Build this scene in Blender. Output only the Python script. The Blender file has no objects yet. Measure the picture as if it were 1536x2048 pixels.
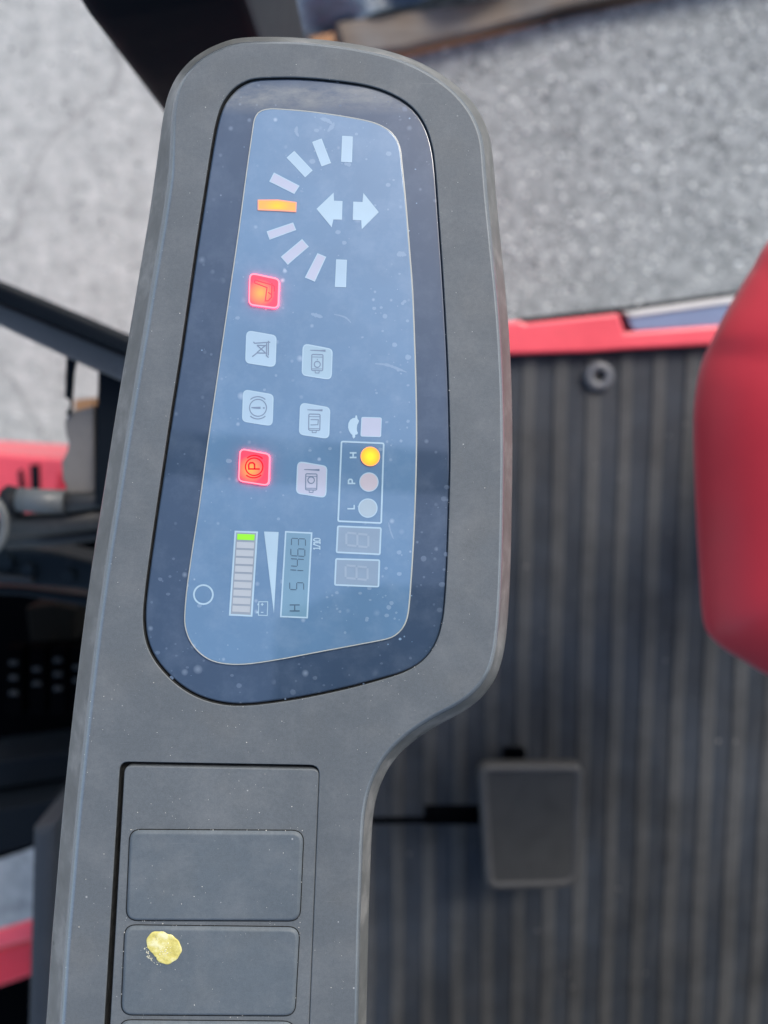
import bpy, bmesh, math, random
from mathutils import Vector, Matrix, Quaternion
random.seed(7)
SC = bpy.context.scene
COL = SC.collection

# ------------------------------------------------------------------ camera, sky, sun, exposure
TILT = math.radians(-7.1)                     # the phone leans a little off plumb
FPX = 1774.0                                  # focal length in photo pixels (1536 x 2048)
D = 0.30                                      # lens to console face
CAM = Vector((0.0, 0.0, 1.36))
RX = Matrix.Rotation(TILT, 4, 'X')
cd = bpy.data.cameras.new("camera")
cam = bpy.data.objects.new("camera", cd)
COL.objects.link(cam)
cam.location = CAM
cam.rotation_euler = (TILT, 0, 0)
cd.sensor_fit = 'VERTICAL'
cd.sensor_height = 36.0
cd.sensor_width = 27.0
cd.lens = 18.0 * FPX / 1024.0
cd.clip_start = 0.01
cd.clip_end = 500
cd.dof.use_dof = True
cd.dof.focus_distance = D
cd.dof.aperture_fstop = cd.lens / 4.5         # a 4.5 mm opening
SC.camera = cam

SUN_EL, SUN_AZ = math.radians(40), math.radians(32)   # azimuth measured from +Y towards +X
world = bpy.data.worlds.new("World")
SC.world = world
world.use_nodes = True
wn = world.node_tree
for n in list(wn.nodes):
    wn.nodes.remove(n)
sky = wn.nodes.new('ShaderNodeTexSky')
sky.sky_type = 'NISHITA'
sky.sun_disc = False
sky.sun_elevation = SUN_EL
sky.sun_rotation = SUN_AZ
sky.air_density = 1.0
sky.dust_density = 2.5
sky.ozone_density = 1.0
bg = wn.nodes.new('ShaderNodeBackground')
bg.inputs[1].default_value = 0.15
wo = wn.nodes.new('ShaderNodeOutputWorld')
wn.links.new(sky.outputs[0], bg.inputs[0])
wn.links.new(bg.outputs[0], wo.inputs[0])

sl = bpy.data.lights.new("sun", 'SUN')
sl.energy = 1.3
sl.angle = math.radians(24)
sl.color = (1.0, 0.95, 0.88)
sun = bpy.data.objects.new("sun", sl)
COL.objects.link(sun)
sdir = Vector((math.sin(SUN_AZ) * math.cos(SUN_EL), math.cos(SUN_AZ) * math.cos(SUN_EL), math.sin(SUN_EL)))
sun.rotation_euler = sdir.to_track_quat('Z', 'Y').to_euler()
sun.location = (0, 0, 5)

SC.view_settings.view_transform = 'Standard'
SC.view_settings.look = 'None'
SC.view_settings.exposure = 0.75
SC.view_settings.gamma = 1.0
SC.cycles.use_denoising = True
SC.cycles.max_bounces = 8

# ------------------------------------------------------------------ pixels to places
R3 = RX.to_3x3()

def ray(px, py):
    return R3 @ Vector(((px - 768) / FPX, (1024 - py) / FPX, -1.0))

def at(px, py, z):
    """the point at world height z that stands at photo pixel (px, py)"""
    d = ray(px, py)
    return CAM + d * ((z - CAM.z) / d.z)

def loc(px, py):
    """console plane, console coordinates"""
    return ((px - 768) * D / FPX, (1024 - py) * D / FPX)

CONSOLE_M = Matrix.Translation(CAM + R3 @ Vector((0, 0, -D))) @ RX
PX = D / FPX

# ------------------------------------------------------------------ materials
MATS = {}

class NT:
    def __init__(self, name):
        self.m = bpy.data.materials.new(name)
        self.m.use_nodes = True
        self.t = self.m.node_tree
        self.b = self.t.nodes['Principled BSDF']
        self.tc = None
        MATS[name] = self.m

    def n(self, kind, **kw):
        nd = self.t.nodes.new(kind)
        for k, v in kw.items():
            setattr(nd, k, v)
        return nd

    def l(self, a, b):
        self.t.links.new(a, b)

    def coord(self, scale=(1, 1, 1), which='Object'):
        if self.tc is None:
            self.tc = self.n('ShaderNodeTexCoord')
        mp = self.n('ShaderNodeMapping')
        mp.inputs['Scale'].default_value = scale
        self.l(self.tc.outputs[which], mp.inputs[0])
        return mp.outputs[0]

    def noise(self, scale, detail=4, rough=0.6, vec=None, which='Object'):
        nd = self.n('ShaderNodeTexNoise')
        nd.inputs['Scale'].default_value = scale
        nd.inputs['Detail'].default_value = detail
        nd.inputs['Roughness'].default_value = rough
        self.l(vec if vec is not None else self.coord(which=which), nd.inputs['Vector'])
        return nd.outputs['Fac']

    def voronoi(self, scale, vec=None, which='Object'):
        nd = self.n('ShaderNodeTexVoronoi')
        nd.inputs['Scale'].default_value = scale
        self.l(vec if vec is not None else self.coord(which=which), nd.inputs['Vector'])
        return nd.outputs['Distance'], nd.outputs['Color']

    def ramp(self, fac, stops):
        r = self.n('ShaderNodeValToRGB')
        el = r.color_ramp.elements
        while len(el) < len(stops):
            el.new(0.5)
        for e, (p, c) in zip(el, stops):
            e.position = p
            e.color = tuple(c) + (1,) if len(c) == 3 else c
        self.l(fac, r.inputs[0])
        return r.outputs[0]

    def vramp(self, fac, a, b, lo=0.0, hi=1.0):
        r = self.n('ShaderNodeMapRange')
        r.inputs[1].default_value = a
        r.inputs[2].default_value = b
        r.inputs[3].default_value = lo
        r.inputs[4].default_value = hi
        self.l(fac, r.inputs[0])
        return r.outputs[0]

    def math(self, op, a, b=None):
        m = self.n('ShaderNodeMath', operation=op)
        for i, v in enumerate((a, b)):
            if v is None:
                continue
            if isinstance(v, (int, float)):
                m.inputs[i].default_value = v
            else:
                self.l(v, m.inputs[i])
        return m.outputs[0]

    def mix(self, fac, a, b, mode='MIX'):
        m = self.n('ShaderNodeMix', data_type='RGBA', blend_type=mode)
        if isinstance(fac, (int, float)):
            m.inputs[0].default_value = fac
        else:
            self.l(fac, m.inputs[0])
        for i, v in ((6, a), (7, b)):
            if isinstance(v, (tuple, list)):
                m.inputs[i].default_value = tuple(v) + (1,) if len(v) == 3 else v
            else:
                self.l(v, m.inputs[i])
        return m.outputs[2]

    def base(self, v):
        if isinstance(v, (tuple, list)):
            self.b.inputs['Base Color'].default_value = tuple(v) + (1,)
        else:
            self.l(v, self.b.inputs['Base Color'])

    def rough(self, v):
        if isinstance(v, (int, float)):
            self.b.inputs['Roughness'].default_value = v
        else:
            self.l(v, self.b.inputs['Roughness'])

    def bump(self, h, strength=0.3, dist=0.001):
        bp = self.n('ShaderNodeBump')
        bp.inputs['Strength'].default_value = strength
        bp.inputs['Distance'].default_value = dist
        self.l(h, bp.inputs['Height'])
        self.l(bp.outputs[0], self.b.inputs['Normal'])

    def set(self, name, v):
        self.b.inputs[name].default_value = v

def spots(t, scale, rmax, keep, soft=0.5, vec=None):
    """sparse round specks: 0..1 mask. rmax in cell units, keep = share of cells with one"""
    d, c = t.voronoi(scale, vec)
    sep = t.n('ShaderNodeSeparateColor')
    t.l(c, sep.inputs[0])
    on = t.math('GREATER_THAN', sep.outputs[0], 1.0 - keep)
    rad = t.math('MULTIPLY', t.math('MULTIPLY', sep.outputs[1], sep.outputs[1]), rmax)
    rad = t.math('ADD', rad, rmax * 0.25)
    k = t.math('DIVIDE', d, rad)
    m = t.vramp(k, 1.0, 1.0 - soft, 0.0, 1.0)
    return t.math('MULTIPLY', m, on)

def simple(name, col, rough=0.5, var=0.0, scale=60, metal=0.0, spec=0.5, bump=0.0):
    t = NT(name)
    if var:
        f = t.noise(scale, 5)
        a = tuple(max(0, c * (1 - var)) for c in col)
        b = tuple(c * (1 + var) for c in col)
        t.base(t.ramp(f, [(0.3, a), (0.7, b)]))
        t.rough(t.vramp(f, 0.3, 0.7, rough * 0.85, min(1, rough * 1.15)))
        if bump:
            t.bump(f, bump, 0.002)
    else:
        t.base(col)
        t.rough(rough)
    t.set('Metallic', metal)
    t.set('Specular IOR Level', spec)
    return t.m

# --- console plastic: moulded grey, fine grain, dust specks
def console_plastic(name, col, grain=0.10, dust=0.55):
    t = NT(name)
    big = t.noise(22, 3, 0.5)
    fine = t.noise(2600, 2, 0.5)
    c = t.ramp(big, [(0.3, tuple(v * 0.93 for v in col)), (0.7, tuple(v * 1.07 for v in col))])
    warm = t.vramp(t.noise(45, 2, 0.5), 0.52, 0.72, 0.0, 0.35)
    c = t.mix(warm, c, (col[0] * 1.12, col[1] * 1.02, col[2] * 0.92))
    mid = t.noise(850, 3, 0.6)
    gv = t.math('MULTIPLY', t.vramp(fine, 0.3, 0.7, 1 - grain, 1 + grain), t.vramp(mid, 0.3, 0.7, 0.93, 1.07))
    cm = t.n('ShaderNodeCombineColor')
    for i in range(3):
        t.l(gv, cm.inputs[i])
    c = t.mix(1.0, c, cm.outputs[0], 'MULTIPLY')
    s1 = spots(t, 200, 0.085, 0.30, 0.6)
    s2 = spots(t, 520, 0.14, 0.06, 0.7)
    patch = t.vramp(t.noise(30, 3, 0.6), 0.40, 0.62, 0.15, 1.0)
    s = t.math('MULTIPLY', t.math('MAXIMUM', s1, s2), patch)
    c = t.mix(t.math('MULTIPLY', s, dust), c, (0.72, 0.74, 0.74))
    film = t.vramp(t.noise(55, 7, 0.75), 0.46, 0.80, 0.0, 0.20)
    c = t.mix(film, c, (0.33, 0.34, 0.34))
    sc1 = t.vramp(t.noise(1.0, 3, 0.6, t.coord((38, 900, 38))), 0.70, 0.76, 0.0, 0.16)
    c = t.mix(sc1, c, (0.32, 0.33, 0.33))
    t.base(c)
    t.rough(t.vramp(big, 0.3, 0.7, 0.52, 0.62))
    t.bump(fine, 0.12, 0.0002)
    t.set('Specular IOR Level', 0.45)
    return t.m

console_plastic('console plastic', (0.107, 0.124, 0.136), dust=0.9)
roll = console_plastic('rolled edge plastic', (0.122, 0.146, 0.164), dust=0.5)  # base colour lifted to paint in part of the edge highlight
roll.node_tree.nodes['Principled BSDF'].inputs['Coat Weight'].default_value = 1.0
roll.node_tree.nodes['Principled BSDF'].inputs['Coat IOR'].default_value = 2.1
roll.node_tree.nodes['Principled BSDF'].inputs['Coat Roughness'].default_value = 0.16
console_plastic('cover plastic', (0.103, 0.127, 0.146), dust=0.95)
console_plastic('plate plastic', (0.117, 0.135, 0.147), dust=0.95)
simple('dark gap', (0.016, 0.017, 0.017), 0.7, 0.6, 500, spec=0.2)
simple('black rubber', (0.012, 0.014, 0.017), 0.65, 0.4, 400, spec=0.25)

def gloss(name, col, dirt=0.5, coat=1.0, ior=2.2, emis=None, topdust=False):
    t = NT(name)
    f = t.noise(26, 4, 0.6)
    c = t.ramp(f, [(0.3, tuple(v * 0.92 for v in col)), (0.7, tuple(v * 1.08 for v in col))])
    s1 = spots(t, 150, 0.24, 0.5, 0.8)
    s2 = spots(t, 330, 0.30, 0.35, 0.7)
    s3 = spots(t, 1100, 0.16, 0.02, 0.6)
    clear = t.vramp(t.noise(48, 3, 0.6), 0.44, 0.62, 0.04, 1.0)
    s = t.math('MULTIPLY', t.math('ADD', s1, s2), clear)
    s = t.math('MULTIPLY', s, 0.85)
    s = t.math('MINIMUM', t.math('ADD', s, s3), 1.0)
    wipe = t.noise(75, 5, 0.7)
    film = t.vramp(wipe, 0.46, 0.80, 0.0, 0.20)
    dd = t.math('MULTIPLY', t.math('MINIMUM', t.math('ADD', s, film), 1.0), dirt)
    c = t.mix(dd, c, (0.46, 0.57, 0.70))
    if topdust:
        sx = t.n('ShaderNodeSeparateXYZ')
        t.l(t.coord(), sx.inputs[0])
        top = t.math('MULTIPLY', t.vramp(sx.outputs[1], 0.1345, 0.1395, 0.0, 1.0), t.vramp(sx.outputs[1], 0.1462, 0.1432, 0.0, 1.0))
        td = t.math('MULTIPLY', top, t.vramp(t.noise(1.0, 6, 0.75, t.coord((90, 220, 90))), 0.30, 0.66, 0.1, 0.75))
        c = t.mix(td, c, (0.24, 0.25, 0.23))
    t.base(c)
    t.rough(0.30)
    t.set('Coat Weight', coat)
    t.set('Coat IOR', ior)
    t.l(t.vramp(dd, 0.0, 0.5, 0.035, 0.22), t.b.inputs['Coat Roughness'])
    t.set('Specular IOR Level', 0.6)
    return t

gloss('bezel film', (0.034, 0.062, 0.108), 0.42, ior=1.8, topdust=True)
gloss('window film', (0.108, 0.214, 0.345), 0.80)  # part of the sky reflection is mixed into this base blue
gloss('print', (0.40, 0.56, 0.66), 0.10)
gloss('tile face', (0.37, 0.52, 0.63), 0.15)
gloss('tile face pale', (0.45, 0.48, 0.59), 0.15)
gloss('tile face green', (0.33, 0.48, 0.57), 0.15)
gloss('symbol ink', (0.165, 0.230, 0.320), 0.05)
gloss('lamp off pink', (0.50, 0.46, 0.50), 0.10)
gloss('lamp off clear', (0.36, 0.46, 0.52), 0.10)
gloss('gauge off', (0.44, 0.48, 0.50), 0.10)
gloss('gauge gap', (0.26, 0.31, 0.35), 0.10)
gloss('lcd', (0.155, 0.295, 0.395), 0.10)
gloss('lcd segment', (0.055, 0.115, 0.165), 0.0)
gloss('lcd segment faint', (0.090, 0.185, 0.260), 0.0)
gloss('seven segment window', (0.22, 0.31, 0.40), 0.15)
gloss('seven segment bar', (0.29, 0.375, 0.46), 0.05)
gi = gloss('ink on lamp', (0.30, 0.004, 0.01), 0.0)
gi.set('Emission Color', (0.42, 0.0, 0.008, 1))
gi.set('Emission Strength', 0.7)
gloss('lip highlight', (0.42, 0.44, 0.40), 0.2, ior=1.5)  # pale colour paints the light caught along the raised window edge

def lamp(name, inner, outer, r0, r1, strength, stretch=(1, 1, 1), off=(0, 0), base=(0.30, 0.03, 0.03)):
    t = NT(name)
    tc = t.n('ShaderNodeTexCoord')
    mp = t.n('ShaderNodeMapping')
    mp.inputs['Scale'].default_value = stretch
    mp.inputs['Location'].default_value = (off[0], off[1], 0)
    t.l(tc.outputs['Object'], mp.inputs[0])
    ln = t.n('ShaderNodeVectorMath', operation='LENGTH')
    t.l(mp.outputs[0], ln.inputs[0])
    c = t.ramp(t.vramp(ln.outputs['Value'], r0, r1), [(0.0, inner), (1.0, outer)])
    t.base(base)
    t.l(c, t.b.inputs['Emission Color'])
    t.set('Emission Strength', strength)
    t.rough(0.3)
    t.set('Coat Weight', 1.0)
    return t.m

lamp('red lamp', (1.0, 0.115, 0.018), (0.80, 0.012, 0.030), 0.0004, 0.0048, 2.6, off=(0.0012, 0.0006))
lamp('red lamp rim', (1.0, 0.14, 0.19), (1.0, 0.14, 0.19), 0, 1, 1.9)
lamp('red halo side', (1.0, 0.03, 0.06), (1.0, 0.03, 0.06), 0, 1, 9.0)  # side walls made overbright to spread a red halo over the film
lamp('amber lamp', (1.0, 0.25, 0.0), (1.0, 0.16, 0.04), 0.0005, 0.0045, 1.3, (1, 2.2, 1), base=(0.35, 0.16, 0.03))
lamp('amber lamp rim', (1.0, 0.50, 0.30), (1.0, 0.50, 0.30), 0, 1, 0.55)
lamp('yellow lamp', (1.0, 0.56, 0.0), (1.0, 0.26, 0.008), 0.0003, 0.0034, 1.15)
lamp('yellow lamp rim', (1.0, 0.45, 0.14), (1.0, 0.33, 0.10), 0, 1, 0.8)
lamp('green lamp', (0.30, 0.85, 0.01), (0.26, 0.78, 0.01), 0, 0.004, 0.5, base=(0.10, 0.28, 0.02))

gloss('smear film', (0.20, 0.31, 0.44), 0.3)
gloss('bezel spot', (0.085, 0.125, 0.185), 0.3)
simple('dust grains', (0.50, 0.50, 0.47), 0.9, 0.3, 900)
simple('grit', (0.27, 0.26, 0.24), 0.9, 0.4, 300)

simple('pale flake', (0.62, 0.61, 0.46), 0.7, 0.3, 500)

def sticker_mat():
    t = NT('yellow paint')
    f = t.noise(330, 5, 0.65)
    c = t.ramp(f, [(0.30, (0.50, 0.43, 0.10)), (0.48, (0.68, 0.61, 0.19)), (0.66, (0.80, 0.77, 0.46))])
    ch = t.vramp(t.noise(700, 4, 0.6), 0.64, 0.70)
    c = t.mix(t.math('MULTIPLY', ch, 0.6), c, (0.30, 0.30, 0.24))
    t.base(c)
    t.rough(0.6)
    t.bump(f, 0.5, 0.0006)
    return t.m
sticker_mat()

def worn_edge():
    t = NT('worn edge plastic')
    f = t.noise(60, 5, 0.65)
    c = t.ramp(f, [(0.30, (0.095, 0.100, 0.098)), (0.52, (0.140, 0.146, 0.142)), (0.72, (0.25, 0.25, 0.242))])
    scr = t.vramp(t.noise(1.0, 4, 0.7, t.coord((900, 90, 900))), 0.66, 0.74)
    c = t.mix(t.math('MULTIPLY', scr, 0.6), c, (0.42, 0.42, 0.40))
    nick = spots(t, 70, 0.14, 0.16, 0.4)
    c = t.mix(t.math('MULTIPLY', nick, 0.8), c, (0.05, 0.055, 0.055))
    t.base(c)
    t.rough(0.34)
    t.bump(f, 0.2, 0.0006)
    return t.m
worn_edge()

def ground_mat():
    t = NT('concrete')
    mid = t.noise(9, 6, 0.65)
    c = t.ramp(mid, [(0.28, (0.19, 0.205, 0.205)), (0.5, (0.262, 0.280, 0.278)), (0.72, (0.34, 0.355, 0.348))])
    fine = t.noise(48, 5, 0.72)
    c = t.mix(0.55, c, t.ramp(fine, [(0.40, (0.135, 0.150, 0.152)), (0.5, (0.25, 0.268, 0.268)), (0.62, (0.41, 0.43, 0.425))]))
    # exposed pale aggregate plus painted glints, denser on the right hand side than on the worn apron at the left
    s1 = spots(t, 44, 0.17, 0.8, 0.4)
    s2 = spots(t, 90, 0.24, 0.6, 0.5)
    s = t.math('MINIMUM', t.math('ADD', s1, t.math('MULTIPLY', s2, 0.7)), 1.0)
    sx = t.n('ShaderNodeSeparateXYZ')
    t.l(t.coord(), sx.inputs[0])
    side = t.vramp(t.math('ADD', sx.outputs[0], t.vramp(t.noise(3, 3), 0, 1, -0.12, 0.12)), -0.28, 0.02)
    s = t.math('MULTIPLY', s, t.vramp(side, 0, 1, 0.25, 1.0))
    worn = t.ramp(t.noise(34, 9, 0.80), [(0.34, (0.27, 0.282, 0.272)), (0.5, (0.41, 0.422, 0.405)), (0.66, (0.56, 0.565, 0.54))])
    c = t.mix(t.vramp(side, 0, 1, 0.85, 0.0), c, worn)
    c = t.mix(s, c, (0.72, 0.77, 0.77))
    # hairline cracks
    wv = t.n('ShaderNodeTexVoronoi', feature='DISTANCE_TO_EDGE')
    wv.inputs['Scale'].default_value = 2.3
    mx = t.n('ShaderNodeVectorMath', operation='ADD')
    nz = t.n('ShaderNodeTexNoise')
    nz.inputs['Scale'].default_value = 9
    nz.inputs['Detail'].default_value = 5
    t.l(t.coord(), nz.inputs['Vector'])
    sc = t.n('ShaderNodeVectorMath', operation='SCALE')
    sc.inputs['Scale'].default_value = 0.14
    t.l(nz.outputs['Color'], sc.inputs[0])
    t.l(t.coord(), mx.inputs[0])
    t.l(sc.outputs[0], mx.inputs[1])
    t.l(mx.outputs[0], wv.inputs['Vector'])
    cr = t.math('MULTIPLY', t.vramp(wv.outputs['Distance'], 0.018, 0.004), t.vramp(side, 0, 0.6, 0.45, 0.0))
    c = t.mix(cr, c, (0.20, 0.205, 0.20))
    t.base(c)
    t.rough(0.85)
    t.bump(t.math('ADD', fine, s), 0.5, 0.004)
    return t.m
ground_mat()

def mat_rubber(name, col):
    t = NT(name)
    f = t.noise(9, 6, 0.68)
    d = t.noise(1.0, 5, 0.7, t.coord((40, 9, 40)))
    c = t.ramp(f, [(0.34, tuple(v * 0.62 for v in col)), (0.66, tuple(v * 1.4 for v in col))])
    c = t.mix(t.vramp(d, 0.45, 0.75, 0.0, 0.24), c, (0.115, 0.115, 0.112))
    s = spots(t, 34, 0.06, 0.08, 0.6)
    c = t.mix(t.math('MULTIPLY', s, 0.6), c, (0.45, 0.44, 0.40))
    t.base(c)
    t.rough(0.62)
    t.bump(d, 0.2, 0.002)
    return t.m
mat_rubber('mat rubber', (0.024, 0.031, 0.041))
mat_rubber('mat rib rubber', (0.053, 0.056, 0.058))

def paint(name, col, rough=0.35, coat=0.4, grime=0.3, gcol=(0.06, 0.05, 0.05), scale=18, spec=0.5):
    t = NT(name)
    f = t.noise(scale, 6, 0.65)
    c = t.ramp(f, [(0.3, tuple(v * 0.9 for v in col)), (0.7, tuple(min(1, v * 1.1) for v in col))])
    g = t.vramp(t.noise(scale * 2.2, 6, 0.7), 0.55, 0.75, 0.0, grime)
    c = t.mix(g, c, gcol)
    t.base(c)
    t.rough(t.vramp(f, 0.3, 0.7, rough * 0.9, rough * 1.2))
    t.set('Coat Weight', coat)
    t.set('Coat Roughness', 0.25)
    t.set('Specular IOR Level', spec)
    return t.m
paint('red paint', (0.82, 0.085, 0.115), 0.4, 0.35, 0.12, (0.45, 0.10, 0.08))
rc = paint('red cover', (0.58, 0.022, 0.040), 0.50, 0.10, 0.06, (0.2, 0.03, 0.04), 10)
rcb = rc.node_tree.nodes['Principled BSDF'].inputs
rcb['Sheen Weight'].default_value = 0.38
rcb['Sheen Roughness'].default_value = 0.4
paint('blue grey paint', (0.17, 0.23, 0.36), 0.45, 0.2, 0.15)
paint('white edge', (0.60, 0.60, 0.58), 0.5, 0.1, 0.25, (0.3, 0.3, 0.3))
paint('black paint', (0.005, 0.008, 0.012), 0.6, 0.0, 0.25, (0.010, 0.010, 0.010), spec=0.09)
paint('mast steel', (0.010, 0.009, 0.007), 0.6, 0.0, 0.5, (0.028, 0.019, 0.010), 30, 0.06)
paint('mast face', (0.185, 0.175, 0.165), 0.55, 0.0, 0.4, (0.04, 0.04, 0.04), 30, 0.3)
paint('greasy steel', (0.006, 0.012, 0.017), 0.5, 0.0, 0.7, (0.026, 0.036, 0.042), 34, 0.15)
paint('deep black', (0.0007, 0.0010, 0.0016), 0.8, 0.0, 0.3, (0.0015, 0.0015, 0.002), spec=0.012)  # near-zero base takes the place of deep shade around the machinery
paint('slate post', (0.040, 0.047, 0.056), 0.55, 0.0, 0.2, spec=0.25)
paint('pipe grey', (0.11, 0.12, 0.122), 0.42, 0.2, 0.4, (0.07, 0.07, 0.07), 40)
paint('hose rubber', (0.030, 0.030, 0.029), 0.5, 0.0, 0.4, (0.09, 0.085, 0.075), 40)
paint('chain steel', (0.030, 0.036, 0.042), 0.5, 0.0, 0.7, (0.008, 0.008, 0.008), 160, 0.15)
paint('rust orange', (0.36, 0.19, 0.09), 0.7, 0.0, 0.4, (0.2, 0.1, 0.05), 40)
paint('pedal rubber', (0.042, 0.043, 0.042), 0.55, 0.0, 0.4, (0.07, 0.07, 0.07), 60)
paint('pedal rim', (0.066, 0.066, 0.065), 0.5, 0.0, 0.4, (0.05, 0.05, 0.05), 60)
paint('bolt steel', (0.105, 0.112, 0.125), 0.45, 0.2, 0.4, (0.08, 0.08, 0.08), 120)

def wood():
    t = NT('weathered wood')
    g = t.noise(1.0, 6, 0.65, t.coord((3, 60, 60)))
    c = t.ramp(g, [(0.3, (0.085, 0.068, 0.050)), (0.5, (0.165, 0.135, 0.105)), (0.7, (0.24, 0.21, 0.175))])
    blot = t.vramp(t.noise(10, 4, 0.6), 0.45, 0.7, 0.0, 0.5)
    c = t.mix(blot, c, (0.19, 0.20, 0.20))
    t.base(c)
    t.rough(0.85)
    t.bump(g, 0.5, 0.004)
    return t.m
wood()
def tarp_m():
    t = NT('tarp')
    f = t.noise(12, 5, 0.65)
    t.base(t.ramp(f, [(0.3, (0.035, 0.055, 0.080)), (0.6, (0.10, 0.14, 0.19)), (0.75, (0.22, 0.28, 0.35))]))
    t.rough(0.35)
    t.bump(f, 0.8, 0.02)
    return t.m
tarp_m()

# ------------------------------------------------------------------ mesh helpers
def link(name, bm, mats, parent=None, matrix=None, recalc=True, smooth=None):
    if recalc:
        bmesh.ops.recalc_face_normals(bm, faces=bm.faces[:])
    me = bpy.data.meshes.new(name)
    bm.to_mesh(me)
    bm.free()
    for m in (mats if isinstance(mats, (list, tuple)) else [mats]):
        me.materials.append(MATS[m])
    o = bpy.data.objects.new(name, me)
    COL.objects.link(o)
    if parent is not None:
        o.parent = parent
    if matrix is not None:
        o.matrix_local = matrix
    return o

def tag(o, label=None, cat=None, group=None, kind=None):
    for k, v in (('label', label), ('category', cat), ('group', group), ('kind', kind)):
        if v:
            o[k] = v
    return o

def empty(name, label, cat, matrix=None, group=None):
    o = bpy.data.objects.new(name, None)
    COL.objects.link(o)
    o.empty_display_size = 0.02
    if matrix is not None:
        o.matrix_world = matrix
    return tag(o, label, cat, group)

def resample(pts, per=6, closed=True):
    """Catmull-Rom through the points"""
    out = []
    n = len(pts)
    rng = range(n) if closed else range(n - 1)
    for i in rng:
        if closed:
            p0, p1, p2, p3 = (pts[(i + k) % n] for k in (-1, 0, 1, 2))
        else:
            p0, p1, p2, p3 = pts[max(i - 1, 0)], pts[i], pts[i + 1], pts[min(i + 2, n - 1)]
        for k in range(per):
            s = k / per
            out.append(tuple(0.5 * ((2 * p1[j]) + (-p0[j] + p2[j]) * s + (2 * p0[j] - 5 * p1[j] + 4 * p2[j] - p3[j]) * s * s
                                    + (-p0[j] + 3 * p1[j] - 3 * p2[j] + p3[j]) * s ** 3) for j in range(2)))
    if not closed:
        out.append(tuple(pts[-1]))
    return out

def evenly(pts, n, closed=True):
    q = list(pts) + ([pts[0]] if closed else [])
    L = [0.0]
    for a, b in zip(q, q[1:]):
        L.append(L[-1] + math.hypot(b[0] - a[0], b[1] - a[1]))
    out, j = [], 0
    for i in range(n):
        s = L[-1] * i / (n if closed else n - 1)
        while j < len(q) - 2 and L[j + 1] < s:
            j += 1
        f = (s - L[j]) / max(1e-9, L[j + 1] - L[j])
        out.append((q[j][0] + (q[j + 1][0] - q[j][0]) * f, q[j][1] + (q[j + 1][1] - q[j][1]) * f))
    return out

def area(p):
    return 0.5 * sum(p[i][0] * p[(i + 1) % len(p)][1] - p[(i + 1) % len(p)][0] * p[i][1] for i in range(len(p)))

def inset(p, d):
    """closed loop moved inwards by d (a number, or a function of the point)"""
    n = len(p)
    sgn = 1 if area(p) > 0 else -1
    out = []
    for i in range(n):
        a, b, c = p[i - 1], p[i], p[(i + 1) % n]
        e1 = Vector((b[0] - a[0], b[1] - a[1])).normalized()
        e2 = Vector((c[0] - b[0], c[1] - b[1])).normalized()
        n1, n2 = Vector((-e1.y, e1.x)), Vector((-e2.y, e2.x))
        m = n1 + n2
        k = m.length_squared / 2
        m = m / max(k, 0.3)
        dd = d(b) if callable(d) else d
        out.append((b[0] + sgn * m.x * dd, b[1] + sgn * m.y * dd))
    return out

def rounded(corners, r, seg=5):
    out = []
    n = len(corners)
    for i in range(n):
        rr = r[i] if isinstance(r, (list, tuple)) else r
        a, b, c = (Vector(corners[(i + k) % n]) for k in (-1, 0, 1))
        ea, ec = (a - b).normalized(), (c - b).normalized()
        ang = ea.angle(ec)
        tl = min(rr / math.tan(ang / 2), 0.48 * min((a - b).length, (c - b).length))
        if rr <= 0:
            out.append(tuple(b))
            continue
        p0, p2 = b + ea * tl, b + ec * tl
        for k in range(seg + 1):
            s = k / seg
            q = p0 * (1 - s) ** 2 + b * 2 * s * (1 - s) + p2 * s * s
            q = q * 0.86 + (p0 * (1 - s) + p2 * s) * 0.0 + (b * 2 * s * (1 - s) + p0 * (1 - s) ** 2 + p2 * s * s) * 0.14
            out.append((q.x, q.y))
    return out

def circle(c, r, n=40, ry=None):
    ry = r if ry is None else ry
    return [(c[0] + r * math.cos(2 * math.pi * k / n), c[1] + ry * math.sin(2 * math.pi * k / n)) for k in range(n)]

def arc(c, r, a0, a1, n=12):
    return [(c[0] + r * math.cos(math.radians(a0 + (a1 - a0) * k / n)), c[1] + r * math.sin(math.radians(a0 + (a1 - a0) * k / n)))
            for k in range(n + 1)]

def ring_verts(bm, pts2, z):
    return [bm.verts.new((p[0], p[1], z)) for p in pts2]

def bridge(bm, a, b, mi=0, smooth=True):
    n = len(a)
    for i in range(n):
        f = bm.faces.new((a[i], a[(i + 1) % n], b[(i + 1) % n], b[i]))
        f.material_index = mi
        f.smooth = smooth

def cap(bm, loop, mi=0):
    f = bm.faces.new(loop)
    f.material_index = mi
    f.smooth = False
    return f

def fill(bm, loops, mi=0):
    es = []
    for lp in loops:
        for i in range(len(lp)):
            e = bm.edges.get((lp[i], lp[(i + 1) % len(lp)])) or bm.edges.new((lp[i], lp[(i + 1) % len(lp)]))
            es.append(e)
    r = bmesh.ops.triangle_fill(bm, use_beauty=True, use_dissolve=False, edges=es, normal=(0, 0, 1))
    for g in r['geom']:
        if isinstance(g, bmesh.types.BMFace):
            g.material_index = mi
            g.smooth = False

def loft(bm, rings, mi=0, cap_first=True, cap_last=False, mis=None):
    """rings: [(points2d, z)] joined one after the other"""
    vs = [ring_verts(bm, p, z) for p, z in rings]
    for k in range(len(vs) - 1):
        bridge(bm, vs[k], vs[k + 1], mis[k] if mis else mi)
    if cap_first:
        cap(bm, vs[0], mis[0] if mis else mi)
    if cap_last:
        cap(bm, vs[-1], mi)
    return vs

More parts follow.
